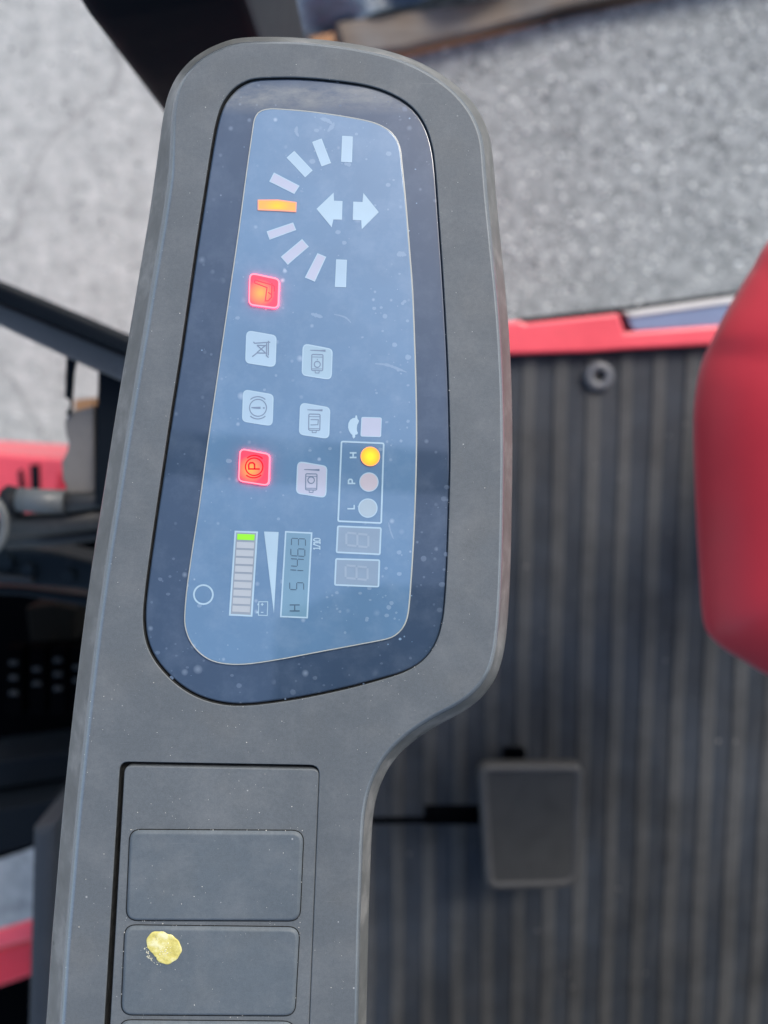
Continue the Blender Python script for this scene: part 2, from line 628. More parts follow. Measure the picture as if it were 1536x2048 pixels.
def strip(bm, pts, w, z, mi=0, closed=False):
    """flat printed line of width w along the points, mitred"""
    n = len(pts)
    L, R = [], []
    for i in range(n):
        ww = w[i] if isinstance(w, (list, tuple)) else w
        p = Vector(pts[i])
        if closed:
            a, c = Vector(pts[i - 1]), Vector(pts[(i + 1) % n])
        else:
            a = Vector(pts[max(i - 1, 0)])
            c = Vector(pts[min(i + 1, n - 1)])
        e1 = (p - a).normalized() if (p - a).length > 1e-9 else (c - p).normalized()
        e2 = (c - p).normalized() if (c - p).length > 1e-9 else e1
        m = Vector((-e1.y, e1.x)) + Vector((-e2.y, e2.x))
        m = m / max(m.length_squared / 2, 0.35)
        L.append(bm.verts.new((p.x + m.x * ww / 2, p.y + m.y * ww / 2, z)))
        R.append(bm.verts.new((p.x - m.x * ww / 2, p.y - m.y * ww / 2, z)))
    for i in range(n if closed else n - 1):
        j = (i + 1) % n
        f = bm.faces.new((L[i], R[i], R[j], L[j]))
        f.material_index = mi

def flat_up(bm):
    bm.normal_update()
    for f in bm.faces:
        if f.normal.z < 0:
            f.normal_flip()

# world space pieces ---------------------------------------------------------
def w_loft(bm, px_pts, zs, insets, mi=0):
    """outline in photo pixels at height zs[0]; rings at zs with the outline inset by insets (metres)"""
    base = [at(p[0], p[1], zs[0]) for p in px_pts]
    b2 = [(v.x, v.y) for v in base]
    return loft(bm, [(inset(b2, i) if i else b2, z) for z, i in zip(zs, insets)], mi, True, True)

def prism(name, px_pts, ztop, zbot, mat, parent=None, bev=0.0, r=0):
    pts = rounded(px_pts, r) if r else px_pts
    bm = bmesh.new()
    base = [at(p[0], p[1], ztop) for p in pts]
    b2 = [(v.x, v.y) for v in base]
    if bev:
        rings = [(inset(b2, bev), ztop), (inset(b2, bev * 0.3), ztop - bev * 0.3), (b2, ztop - bev), (b2, zbot)]
    else:
        rings = [(b2, ztop), (b2, zbot)]
    loft(bm, rings, 0, True, True)
    for f in bm.faces:
        f.smooth = False
    return link(name, bm, mat, parent)

def tube(name, path, rad, mat, parent=None, seg=16, caps=True):
    bm = bmesh.new()
    rings = []
    n = len(path)
    for i, p in enumerate(path):
        d = (path[min(i + 1, n - 1)] - path[max(i - 1, 0)]).normalized()
        up = Vector((0, 0, 1)) if abs(d.z) < 0.9 else Vector((1, 0, 0))
        s = d.cross(up).normalized()
        u = s.cross(d).normalized()
        rr = rad[i] if isinstance(rad, (list, tuple)) else rad
        rings.append([bm.verts.new(p + s * rr * math.cos(2 * math.pi * k / seg) + u * rr * math.sin(2 * math.pi * k / seg)) for k in range(seg)])
    for a, b in zip(rings, rings[1:]):
        bridge(bm, a, b)
    if caps:
        cap(bm, rings[0])
        cap(bm, rings[-1])
    return link(name, bm, mat, parent)

def box_between(name, a, b, w, h, mat, parent=None, bev=0.004):
    """beam of width w and height h from a to b (centre line of its top)"""
    d = (b - a)
    ln = d.length
    d.normalize()
    s = d.cross(Vector((0, 0, 1))).normalized()
    u = s.cross(d)
    bm = bmesh.new()
    prof = [(-w / 2, -h), (-w / 2, -bev), (-w / 2 + bev, 0), (w / 2 - bev, 0), (w / 2, -bev), (w / 2, -h)]
    A = [bm.verts.new(a + s * x + u * z) for x, z in prof]
    B = [bm.verts.new(b + s * x + u * z) for x, z in prof]
    bridge(bm, A, B, 0, False)
    cap(bm, A)
    cap(bm, B)
    return link(name, bm, mat, parent)

# ------------------------------------------------------------------ ground
bm = bmesh.new()
vs = [bm.verts.new(p) for p in ((-60, -60, 0), (60, -60, 0), (60, 60, 0), (-60, 60, 0))]
bm.faces.new(vs)
tag(link('ground', bm, 'concrete'), kind='structure')

simple('pale stone', (0.58, 0.60, 0.58), 0.7, 0.25, 200)
simple('grey stone', (0.30, 0.315, 0.315), 0.8, 0.3, 200)
simple('dark stone', (0.13, 0.14, 0.145), 0.8, 0.3, 200)
def gravel(n, x0, x1, y0, y1, r0, r1, shares):
    bm = bmesh.new()
    for i in range(n):
        x, y = random.uniform(x0, x1), random.uniform(y0, y1)
        r = r0 + (r1 - r0) * random.random() ** 2.2
        mi = random.choices((0, 1, 2), shares)[0]
        ph = random.uniform(0, 6.28)
        m = random.choice((5, 6, 7))
        k1 = random.uniform(0.65, 1.0)
        low = [bm.verts.new((x + r * math.cos(ph + 6.2832 * k / m) * random.uniform(0.8, 1.15), y + k1 * r * math.sin(ph + 6.2832 * k / m) * random.uniform(0.8, 1.15), -0.0005)) for k in range(m)]
        tx, ty, tz = random.uniform(-.3, .3) * r, random.uniform(-.3, .3) * r, r * random.uniform(0.25, 0.6)
        top = [bm.verts.new((x + tx + 0.55 * (v.co.x - x), y + ty + 0.55 * (v.co.y - y), tz + random.uniform(-.1, .1) * r)) for v in low]
        bridge(bm, low, top, mi, False)
        cap(bm, top, mi)
    o = link('gravel', bm, ['pale stone', 'grey stone', 'dark stone'])
    o['kind'] = 'stuff'
gravel(7500, -0.02, 0.85, 0.05, 0.95, 0.0015, 0.0052, (0.44, 0.42, 0.14))
gravel(5000, -0.85, -0.02, -0.25, 0.95, 0.0010, 0.0036, (0.5, 0.3, 0.2))

# ------------------------------------------------------------------ instrument console
OUT = [(480, 76), (560, 74), (640, 79), (720, 90), (790, 106), (850, 130), (905, 165), (945, 205), (971, 250), (984, 300),
       (993, 400), (1003, 500), (1013, 600), (1020, 700), (1024, 800), (1025, 900), (1024, 1000), (1022, 1100), (1018, 1200),
       (1010, 1290), (994, 1350), (965, 1393), (925, 1424), (872, 1453), (822, 1487), (785, 1525), (761, 1570), (748, 1620),
       (743, 1680), (740, 1760), (737, 1850), (735, 1950), (733, 2048), (729, 2200), (725, 2330), (700, 2375), (640, 2390), (400, 2385),
       (160, 2380), (90, 2365), (66, 2310), (78, 2180), (92, 2048), (102, 1900), (112, 1780), (124, 1640), (136, 1520), (147, 1420), (160, 1310), (174, 1200),
       (190, 1090), (207, 985), (225, 870), (243, 760), (260, 660), (280, 540), (300, 420), (317, 300), (326, 235), (337, 188),
       (357, 148), (390, 114), (432, 90)]
BEZ = [(520, 154), (600, 153), (680, 160), (740, 170), (787, 187), (825, 212), (851, 247), (866, 292), (873, 345), (880, 440),
       (887, 540), (893, 640), (898, 740), (901, 840), (902, 920), (900, 1010), (897, 1100), (893, 1180), (887, 1240),
       (874, 1285), (850, 1320), (812, 1345), (758, 1363), (690, 1381), (620, 1396), (560, 1406), (500, 1413), (450, 1412),
       (402, 1400), (360, 1377), (325, 1345), (300, 1310), (287, 1272), (284, 1228), (288, 1180), (297, 1110), (310, 1020),
       (325, 920), (340, 820), (356, 720), (372, 610), (388, 500), (405, 390), (420, 295), (430, 243), (442, 207), (463, 178), (489, 161)]
WIN = [(505, 250), (508, 235), (517, 222), (534, 216), (560, 216), (620, 221), (690, 231), (740, 241), (768, 252), (788, 268),
       (800, 292), (805, 330), (812, 400), (820, 500), (826, 580), (830, 680), (833, 780), (834, 880), (832, 980), (828, 1080),
       (823, 1160), (818, 1220), (811, 1248), (797, 1267), (775, 1279), (720, 1290), (640, 1305), (560, 1320), (500, 1329),
       (460, 1330), (426, 1324), (400, 1309), (380, 1285), (369, 1255), (368, 1225), (373, 1170), (383, 1100), (397, 1010),
       (412, 900), (428, 790), (444, 680), (460, 570), (476, 460), (492, 340)]
L2 = lambda pts: [loc(*p) for p in pts]
out_l = evenly(L2(resample(OUT, 8)), 420)
bez_l = evenly(L2(resample(BEZ, 8)), 320)
win_l = evenly(L2(resample(WIN, 8)), 300)

console = empty('instrument_console', 'grey plastic forklift console with blue lit display above blank switch covers', 'console', CONSOLE_M)

def edge_w(p):
    """rolled edge: broad on the flanks, narrow round the top end"""
    y = 1024 - p[1] / PX
    x = 768 + p[0] / PX
    w = 25
    if x < 420 and y > 100:
        w = 25 + 15 * min(1.0, (420 - x) / 110) * min(1.0, (y - 100) / 250)
    if y < 330:
        w *= 0.55 + 0.45 * max(0, (y - 75)) / 255
    return w * PX

bm = bmesh.new()
PROF = [(1.0, 0.0), (0.95, -0.00005), (0.91, -0.00017), (0.79, -0.00072), (0.71, -0.00135), (0.66, -0.0022), (0.40, -0.0056), (0.15, -0.0088), (0.04, -0.0100), (0.0, -0.0112)]
def far(pts, z):
    """a ring further from the lens drawn so much larger that it still shows outside the ring above"""
    return [(p[0] * (1 - z / D), p[1] * (1 - z / D)) for p in pts]
rings = [(far(inset(out_l, (lambda p, q=q: edge_w(p) * q)), z), z) for q, z in PROF]
low_l = rings[-1][0]
rings.append((inset(low_l, 0.0006), -0.0125))
rings.append((inset(low_l, 0.0012), -0.046))
V = loft(bm, rings, 0, False, True, mis=[0] + [3] * 4 + [1] * 6)
hole = ring_verts(bm, bez_l, 0)
h1 = ring_verts(bm, inset(bez_l, 1.5 * PX), -0.00035)
h2 = ring_verts(bm, inset(bez_l, 2.2 * PX), -0.0030)
bridge(bm, hole, h1, 0)
bridge(bm, h1, h2, 2)
cap(bm, h2, 2)
SW = rounded([(238, 1522), (641, 1529), (620, 2060), (612, 2300), (190, 2300), (206, 2050)], [20, 22, 0, 18, 18, 0])
sw_l = L2(SW)
s0 = ring_verts(bm, sw_l, 0)
s1 = ring_verts(bm, inset(sw_l, 1.8 * PX), -0.0004)
s2 = ring_verts(bm, inset(sw_l, 2.2 * PX), -0.0045)
bridge(bm, s0, s1, 0)
bridge(bm, s1, s2, 2)
cap(bm, s2, 2)
fill(bm, [V[0], hole, s0], 0)
bmesh.ops.recalc_face_normals(bm, faces=bm.faces[:])
link('console_shell', bm, ['console plastic', 'worn edge plastic', 'dark gap', 'rolled edge plastic'], console, recalc=False)

# bezel frame of the display, with its gasket line and the raised clear window
def gapw(p):
    x = 768 + p[0] / PX
    y = 1024 - p[1] / PX
    f = 0.7
    if x < 520:
        f = 0.7 + 3.6 * min(1, (520 - x) / 60)
    if y > 1330:
        f = max(f, 0.7 + 3.2 * min(1, (y - 1330) / 40))
    return f * PX
ZB, ZW = -0.0010, -0.0004
bm = bmesh.new()
b0 = inset(bez_l, gapw)
rings = [(inset(b0, 5 * PX), ZB), (inset(b0, 3 * PX), ZB - 0.00008), (inset(b0, 1.2 * PX), ZB - 0.0003), (b0, ZB - 0.0008), (b0, ZB - 0.0028)]
loft(bm, rings, 0, False)
vtop = [v for v in bm.verts][:len(b0)]
winhole = ring_verts(bm, inset(win_l, -0.5 * PX), ZB)
fill(bm, [vtop, winhole], 0)
display = link('display', bm, 'bezel film', console)

bm = bmesh.new()
loft(bm, [(inset(win_l, 3.0 * PX), ZW), (inset(win_l, 2.2 * PX), ZW - 0.00005), (win_l, ZB - 0.0004)], 0, True, mis=[0, 1])
window = link('display_window', bm, ['window film', 'lip highlight'], display)
bm = bmesh.new()
n = len(win_l)
i1, i2 = inset(win_l, 0.9 * PX), inset(win_l, -1.0 * PX)
loft(bm, [(inset(win_l, 2.2 * PX), ZW - 0.00003), (i1, ZW + 0.00008), (inset(win_l, 0.0), ZW - 0.00010), (i2, ZB - 0.0002)], 0, False)
link('rim_highlight', bm, 'lip highlight', display)  # ring added as the bright line round the window

ZM = ZW + 0.00009

def q3(o, s):
    return lambda x, y: (o[0] + x / s, o[1] + y / s)
Z3 = q3((380, 160), 3.072)
Z4 = q3((380, 520), 3.072)
Z5 = q3((340, 840), 2.954)
Z6 = q3((640, 800), 7.3125)
Z7 = q3((470, 520), 7.314)
Z8 = q3((470, 760), 7.314)
ZL = q3((440, 1020), 4.2667)
def mp(f, pts):
    return [f(*p) for p in pts]

def mark(name, px_pts, mats, draw=None, border=None, thick=0.00006, lift=0.0, side=None):
    """a printed or lit mark standing a hair proud of the window; draw(bm, to_local) adds lines on it"""
    cx = sum(p[0] for p in px_pts) / len(px_pts)
    cy = sum(p[1] for p in px_pts) / len(px_pts)
    c = loc(cx, cy)
    pts = [(loc(*p)[0] - c[0], loc(*p)[1] - c[1]) for p in px_pts]
    if area(pts) < 0:
        pts.reverse()
    bm = bmesh.new()
    if border:
        inn = inset(pts, border * PX)
        o_, i_ = ring_verts(bm, pts, 0), ring_verts(bm, inn, 0)
        bridge(bm, o_, i_, 1, False)
        cap(bm, i_, 0)
    else:
        o_ = ring_verts(bm, pts, 0)
        cap(bm, o_, 0)
    low = ring_verts(bm, pts, -thick - lift)
    bridge(bm, o_, low, side if side is not None else (1 if border else 0), False)
    bmesh.ops.recalc_face_normals(bm, faces=bm.faces[:])
    if draw:
        tl = lambda p: (loc(*p)[0] - c[0], loc(*p)[1] - c[1])
        before = set(bm.faces)
        draw(bm, tl)
        bm.normal_update()
        for f in bm.faces:
            if f not in before and f.normal.z < 0:
                f.normal_flip()
    return link(name, bm, mats, display, Matrix.Translation((c[0], c[1], ZM + lift)), recalc=False)

def lines(specs, mi=2):
    """specs: (points px, width px, closed)"""
    def draw(bm, tl):
        for k, (pts, w, closed) in enumerate(specs):
            ww = [v * PX for v in w] if isinstance(w, (list, tuple)) else w * PX
            strip(bm, [tl(p) for p in pts], ww, 0.00005 + k * 0.000006, mi, closed)
    return draw

# direction gauge: nine bars, the fifth lit
BARS = [[(935, 340), (1000, 345), (995, 503), (928, 500)], [(750, 378), (808, 357), (866, 508), (808, 528)],
        [(593, 475), (640, 433), (753, 553), (707, 596)], [(515, 566), (673, 648), (640, 698), (486, 622)],
        [(416, 735), (540, 734), (655, 750), (652, 810), (540, 803), (416, 798)], [(470, 928), (633, 873), (652, 920), (488, 980)],
        [(557, 1085), (688, 975), (730, 1022), (600, 1134)], [(783, 1062), (837, 1085), (766, 1238), (705, 1212)],
        [(898, 1100), (964, 1103), (958, 1272), (890, 1270)]]
for i, b in enumerate(BARS):
    if i == 4:
        o = mark('gauge_bar', mp(Z3, b), ['amber lamp', 'amber lamp rim'], border=2.4, lift=0.0003)
        tag(o, 'lit orange bar of the steering gauge')
    else:
        mark('gauge_bar', mp(Z3, b), ['tile face' if i in (0, 1, 2, 8) else 'tile face pale', 'print'], border=1.8)
mark('arrow', mp(Z3, [(777, 790), (882, 690), (884, 740), (937, 742), (933, 857), (880, 855), (870, 903)]), 'print')
mark('arrow', mp(Z3, [(1003, 745), (1060, 748), (1065, 692), (1160, 810), (1055, 915), (1052, 860), (1000, 858)]), 'print')

# warning lights
def tilepts(c):
    return rounded(mp(Z4, c), 11, 5)
ink = ['tile face', 'print', 'symbol ink']
w1 = 2.3
fork = lines([(mp(Z7, [(283, 337), (298, 300), (560, 375), (578, 395), (577, 465)]), w1, False),
              (mp(Z7, [(285, 338), (470, 408), (445, 602), (488, 602), (536, 548), (543, 340)]), w1, False),
              (mp(Z7, [(488, 478), (538, 512)]), w1, False)])
o = mark('warning_light', tilepts([(366, 78), (552, 118), (545, 302), (360, 277)]), ['red lamp', 'red lamp rim', 'ink on lamp', 'red halo side'], fork, 2.6, 0.00012, 0.0007, 3)
tag(o, 'lit red square with a tilting fork symbol')
hour = lines([(mp(Z7, [(268, 1195), (285, 1215), (515, 1200)]), w1, False), (mp(Z7, [(250, 1412), (320, 1358), (470, 1360)]), w1, False),
              (mp(Z7, [(318, 1245), (465, 1250)]), w1, False),
              (mp(Z7, [(325, 1250), (440, 1352)]), w1, False), (mp(Z7, [(320, 1352), (440, 1250)]), w1, False),
              (mp(Z7, [(460, 1215), (458, 1395), (490, 1425)]), w1, False), (mp(Z7, [(488, 1180), (486, 1395)]), w1, False)])
mark('warning_light', tilepts([(345, 429), (532, 462), (525, 660), (338, 632)]), ink, hour, 2.2)
brake = lines([(mp(Z8, circle((335, 405), 124, 36)), 2.0, True), (mp(Z8, arc((333, 405), 163, -132, -48)), 2.0, False),
               (mp(Z8, arc((333, 405), 163, 48, 132)), 2.0, False), (mp(Z8, [(238, 402), (372, 405)]), [2.0, 4.6], False),
               (mp(Z8, [(408, 407), (432, 407)]), 2.6, False)])
mark('warning_light', tilepts([(325, 792), (514, 825), (507, 1022), (318, 992)]), ink, brake, 2.2)
park = lines([(mp(Z8, circle((283, 1270), 127, 36)), 2.6, True), (mp(Z8, arc((288, 1270), 166, -130, -45)), 2.6, False),
              (mp(Z8, arc((275, 1265), 166, 48, 130)), 2.6, False),
              (mp(Z8, [(365, 1303), (205, 1302), (203, 1240), (222, 1214), (262, 1210), (288, 1232), (290, 1296)]), 3.2, False)])
o = mark('warning_light', tilepts([(306, 1156), (494, 1192), (487, 1390), (296, 1360)]), ['red lamp', 'red lamp rim', 'ink on lamp', 'red halo side'], park, 2.6, 0.00012, 0.0007, 3)
tag(o, 'lit red square with a P in a circle')
def motor(f, x, y, inner):
    """spanner over a motor housing; x, y = centre of the housing in the zoom f"""
    g = lambda pts: mp(f, [(x + a, y + b) for a, b in pts])
    s = [(g([(-105, -182), (40, -176), (118, -174)]), [1.4, 2.6, 4.4], False),
         (mp(f, rounded([(x - 82, y - 120), (x + 82, y - 116), (x + 78, y + 120), (x - 86, y + 116)], 18, 3)), 2.0, True),
         (g([(-80, -82), (80, -80)]), 1.3, False), (g([(-84, 92), (78, 94)]), 1.3, False),
         (g([(-34, 120), (-32, 152), (24, 153), (26, 121)]), 1.6, False)]
    if inner == 'ring':
        s += [(mp(f, circle((x - 2, y + 26), 44, 24)), 2.0, True), (g([(-4, -50), (4, -38)]), 1.8, False)]
    elif inner == 'ring_up':
        s += [(mp(f, circle((x - 4, y - 26), 48, 24)), 2.0, True), (g([(2, -76), (4, -66)]), 1.8, False)]
    else:
        s += [(g([(-58, -38), (56, -36), (50, 36), (-58, 40)]), 1.8, False)]
    return lines(s)
mark('warning_light', tilepts([(692, 510), (877, 545), (870, 737), (685, 708)]), ['tile face green', 'print', 'symbol ink'],
     motor(Z7, 1205, 1498, 'ring'), 2.2)
mark('warning_light', tilepts([(676, 873), (862, 905), (855, 1100), (668, 1072)]), ink, motor(Z8, 1162, 616, 'coil'), 2.2)
mark('warning_light', tilepts([(658, 1233), (844, 1265), (837, 1464), (650, 1435)]), ['tile face pale', 'print', 'symbol ink'],
     motor(Z8, 1117, 1490, 'ring_up'), 2.2)

# slow speed lamp and turtle
mark('slow_lamp', rounded(mp(Z4, [(1053, 963), (1179, 967), (1174, 1088), (1047, 1084)]), 4), ['tile face pale', 'print'], border=1.6)
TUR = [(520, 225), (540, 225), (548, 275), (570, 300), (560, 335), (545, 360), (538, 410), (540, 450), (555, 480), (545, 500),
       (513, 508), (515, 540), (492, 562), (475, 540), (473, 510), (450, 490), (425, 450), (410, 400), (415, 340), (440, 290), (480, 264), (514, 260)]
mark('turtle_symbol', mp(Z6, TUR), 'print')

def outline(name, px_pts, w, mat='print', fillmat=None, extra=None):
    """a printed frame line round an area"""
    cx = sum(p[0] for p in px_pts) / len(px_pts)
    cy = sum(p[1] for p in px_pts) / len(px_pts)
    c = loc(cx, cy)
    bm = bmesh.new()
    pts = [(loc(*p)[0] - c[0], loc(*p)[1] - c[1]) for p in px_pts]
    if area(pts) < 0:
        pts.reverse()
    inn = inset(pts, w * PX)
    bridge(bm, ring_verts(bm, pts, 0), ring_verts(bm, inn, 0), 0, False)
    bridge(bm, ring_verts(bm, pts, 0), ring_verts(bm, pts, -0.00006), 0, False)
    if fillmat:
        cap(bm, ring_verts(bm, inn, -0.00001), 1)
    bmesh.ops.remove_doubles(bm, verts=bm.verts[:], dist=1e-7)
    flat_up(bm)
    if extra:
        extra(bm, lambda p: (loc(*p)[0] - c[0], loc(*p)[1] - c[1]))
        flat_up(bm)
    return link(name, bm, [mat] + ([fillmat] if fillmat else []), display, Matrix.Translation((c[0], c[1], ZM)), recalc=False)

outline('mode_frame', rounded(mp(Z6, [(303, 594), (944, 621), (906, 1813), (252, 1783)]), 5), 3.3)
for (cx, cy, mats, bd) in ((735, 825, ['yellow lamp', 'yellow lamp rim'], 1.8), (715, 1200, ['lamp off pink', 'print'], 1.8),
                           (700, 1581, ['lamp off clear', 'print'], 2.2)):
    o = mark('mode_lamp', mp(Z6, circle((cx, cy), 142, 40)), mats, border=bd, lift=0.0003 if cy == 825 else 0.0)
    if cy == 825:
        tag(o, 'lit yellow lamp beside the letter H')

def letter(name, ch, c, h, w, wd, f=None):
    """letter drawn with its top to the left, c = centre px, h = height along -x, w = width along -y"""
    P = lambda u, v: (c[0] - (v - 0.5) * h, c[1] - (u - 0.5) * w)
    G = {'H': [[(0, 0), (0, 1)], [(1, 0), (1, 1)], [(0.1, 0.5), (0.9, 0.5)]],
         'P': [[(0, 0), (0, 1), (0.75, 1), (1, 0.85), (1, 0.6), (0.75, 0.45), (0.12, 0.45)]],
         'L': [[(0, 1), (0, 0), (1, 0)]],
         '1': [[(0.5, 0), (0.5, 1)], [(0.5, 0.97), (0.1, 0.8)], [(0.0, 0.04), (1.0, 0.04)]],
         '/': [[(0.0, -0.02), (1.0, 1.02)]],
         '0': [[(0.5, 0), (0.1, 0.18), (0.0, 0.5), (0.1, 0.82), (0.5, 1), (0.9, 0.82), (1, 0.5), (0.9, 0.18), (0.5, 0)]]}
    bm = bmesh.new()
    cl = loc(*c)
    for k, s in enumerate(G[ch]):
        pts = [(loc(*P(*p))[0] - cl[0], loc(*P(*p))[1] - cl[1]) for p in s]
        strip(bm, pts, wd * PX, k * 0.000008)
    flat_up(bm)
    return link(name, bm, 'print', display, Matrix.Translation((cl[0], cl[1], ZM)), recalc=False)
letter('letter', 'H', Z6(484, 806), 13.5, 9.2, 3.2)
letter('letter', 'P', Z6(466, 1190), 13.5, 8.2, 3.0)
letter('letter', 'L', Z6(450, 1562), 13.5, 7.6, 2.8)

# two seven segment windows
def seg_lines(c, h, w, which, lean=0.0, wd=2.5):
    P = lambda u, v: (c[0] - v * h / 2, c[1] - u * w / 2 - lean * v * h / 2)
    g = 0.86
    S = {'a': [(-g, 1), (g, 1)], 'g': [(-g, 0), (g, 0)], 'd': [(-g, -1), (g, -1)], 'f': [(-1, 0.08), (-1, 0.92)],
         'b': [(1, 0.08), (1, 0.92)], 'e': [(-1, -0.92), (-1, -0.08)], 'c': [(1, -0.92), (1, -0.08)]}
    return [([P(*p) for p in S[k]], wd, False) for k in which]
def boxed(name, c, r, digits, border, mats):
    return mark(name, rounded(c, r) if r else c, mats, lines(digits), border)
mats7 = ['seven segment window', 'print', 'seven segment bar']
boxed('digit_window', mp(Z5, [(987, 623), (1251, 634), (1244, 799), (979, 786)]), 4.5, seg_lines(ZL(1172, 256), 44, 25, 'abcdefg', 0.10, 4.2), 3.2, mats7)
boxed('digit_window', mp(Z5, [(976, 816), (1242, 824), (1236, 990), (969, 979)]), 4.5, seg_lines(ZL(1165, 535), 44, 25, 'abcdefg', 0.10, 4.2), 3.2, mats7)

# battery gauge with ten cells, the top one lit green
GA = mp(Z5, [(381, 654), (519, 659), (486, 1163), (347, 1156)])
mark('battery_gauge', GA, ['gauge gap', 'print'], border=3.4)
def bil(q, u, v):
    a = Vector(q[0]).lerp(Vector(q[1]), u)
    b = Vector(q[3]).lerp(Vector(q[2]), u)
    return tuple(a.lerp(b, v))
for k in range(10):
    v0 = 0.036 + k * 0.0938
    v1 = v0 + (0.068 if k == 0 else 0.070)
    q = [bil(GA, 0.13, v0), bil(GA, 0.87, v0), bil(GA, 0.87, v1), bil(GA, 0.13, v1)]
    o = mark('gauge_cell', q, ['green lamp' if k == 0 else 'gauge off'], thick=0.00001)
    o.location.z += 0.00006
    if k == 0:
        tag(o, 'lit green cell at the end of the battery gauge')
mark('wedge_symbol', mp(Z5, [(555, 659), (641, 662), (613, 1142)]), 'print')
def bat_extra(bm, tl):
    for k, (pts, w) in enumerate([([(516, 1090), (523, 1090)], 3.6), ([(510, 1137), (520, 1137)], 3.6),
                                  ([(536, 1090), (552, 1090)], 1.8), ([(544, 1081), (544, 1099)], 1.8), ([(536, 1137), (551, 1137)], 1.8)]):
        strip(bm, [tl(p) for p in mp(Z5, pts)], w * PX, 0.00001 + k * 0.000006, 0)
outline('battery_symbol', mp(Z5, [(522, 1072), (579, 1072), (576, 1158), (519, 1156)]), 1.6, extra=bat_extra)

# hour meter
LCD = mp(Z5, [(679, 656), (841, 664), (814, 1173), (649, 1166)])
def lcd_draw(bm, tl):
    faint = {'3': 'abcdg', '6': 'acdefg', '4': 'bcfg', '1': 'bc', '5': 'acdfg'}
    zc = 0
    for ch, c, dark in (('3', ZL(669, 275), 0), ('6', ZL(664, 362), 0), ('4', ZL(660, 450), 0), ('1', ZL(655, 545), 0), ('5', ZL(654, 650), 1)):
        for pts, w, cl in seg_lines(c, 28, 14.5, faint[ch], 0.06, 1.9):
            strip(bm, [tl(p) for p in pts], w * PX, 0.00005 + zc * 0.000002, 2)
            zc += 1
    hc = ZL(637, 836)
    for pts in ([(-10, 6), (10, 6)], [(-10, -6), (10, -6)], [(0, -5), (0, 5)]):
        strip(bm, [tl((hc[0] + p[0], hc[1] + p[1])) for p in pts], 2.4 * PX, 0.00005 + zc * 0.000002, 2)
        zc += 1
mark('hour_meter', LCD, ['lcd', 'print', 'lcd segment'], lcd_draw, 3.0)
for ch, cx, cy, w in (('1', 866, 758, 5.5), ('/', 866, 741, 5.0), ('1', 867, 725, 5.5), ('0', 868, 708, 6.0)):
    letter('numeral' if ch != '/' else 'slash', ch, Z5(cx, cy), 14.0, w, 2.1)
outline('sensor_ring', mp(Z5, circle((196, 1032), 61, 40)), 3.4)

# switch plate, blank covers, yellow blob
PL = rounded([(248, 1532), (638.5, 1539), (618, 2060), (608, 2296), (204, 2296), (219, 2050)], [16, 14, 0, 12, 12, 0])
bm = bmesh.new()
pl = L2(PL)
loft(bm, [(inset(pl, 2.5 * PX), -0.0003), (inset(pl, 0.8 * PX), -0.0005), (pl, -0.0009), (pl, -0.004)], 0, True)
link('switch_plate', bm, 'plate plastic', console)
COVERS = [[(259, 1659), (608, 1661), (600, 1843), (251, 1842)], [(249, 1850), (600, 1854), (590, 2033), (241, 2031)],
          [(239, 2040), (591, 2043), (581, 2222), (231, 2220)]]
for k, c in enumerate(COVERS):
    bm = bmesh.new()
    p = L2(rounded(c, 24, 6))
    ring = [(inset(p, 8.5 * PX), 0.00075), (inset(p, 6.5 * PX), 0.00070), (inset(p, 4 * PX), 0.00042), (inset(p, 2 * PX), -0.00002), (inset(p, 0.8 * PX), -0.00032), (p, -0.00055), (p, -0.0015)]
    loft(bm, ring, 0, True)
    o = link('blank_cover', bm, 'cover plastic', console)
    if k == 1:
        cover2 = o
        tag(o, 'blank switch cover with a yellow blob')
    gr = bmesh.new()
    g0, g1 = inset(p, -1.0 * PX), inset(p, 2.0 * PX)
    bridge(gr, ring_verts(gr, g0, -0.00024), ring_verts(gr, g1, -0.00024), 0, False)
    flat_up(gr)
    link('cover_groove', gr, 'dark gap', o, recalc=False)
blob = []
for k in range(48):
    a = 2 * math.pi * k / 48
    x, y = math.cos(a), math.sin(a)
    r1 = 30.5 if True else 0
    # two lobes: one up and left, one right and down
    best = 0
    for (ox, oy, rx) in ((-9, -8, 25.5), (6, 3, 29.5)):
        bq = ox * x + oy * y
        disc = bq * bq - (ox * ox + oy * oy) + rx * rx
        best = max(best, bq + math.sqrt(max(disc, 0)))
    best *= 1 + 0.025 * math.sin(5 * a + 1) + 0.02 * math.sin(11 * a)
    if 120 < math.degrees(a) < 175:
        best *= 0.90
    blob.append((328 + best * x, 1893 + best * y))
bm = bmesh.new()
bl = L2(blob)
loft(bm, [(inset(bl, 4 * PX), 0.00102), (inset(bl, 1.8 * PX), 0.00104), (inset(bl, 0.5 * PX), 0.00096), (bl, 0.00072)], 0, True)
link('yellow_blob', bm, 'yellow paint', cover2)

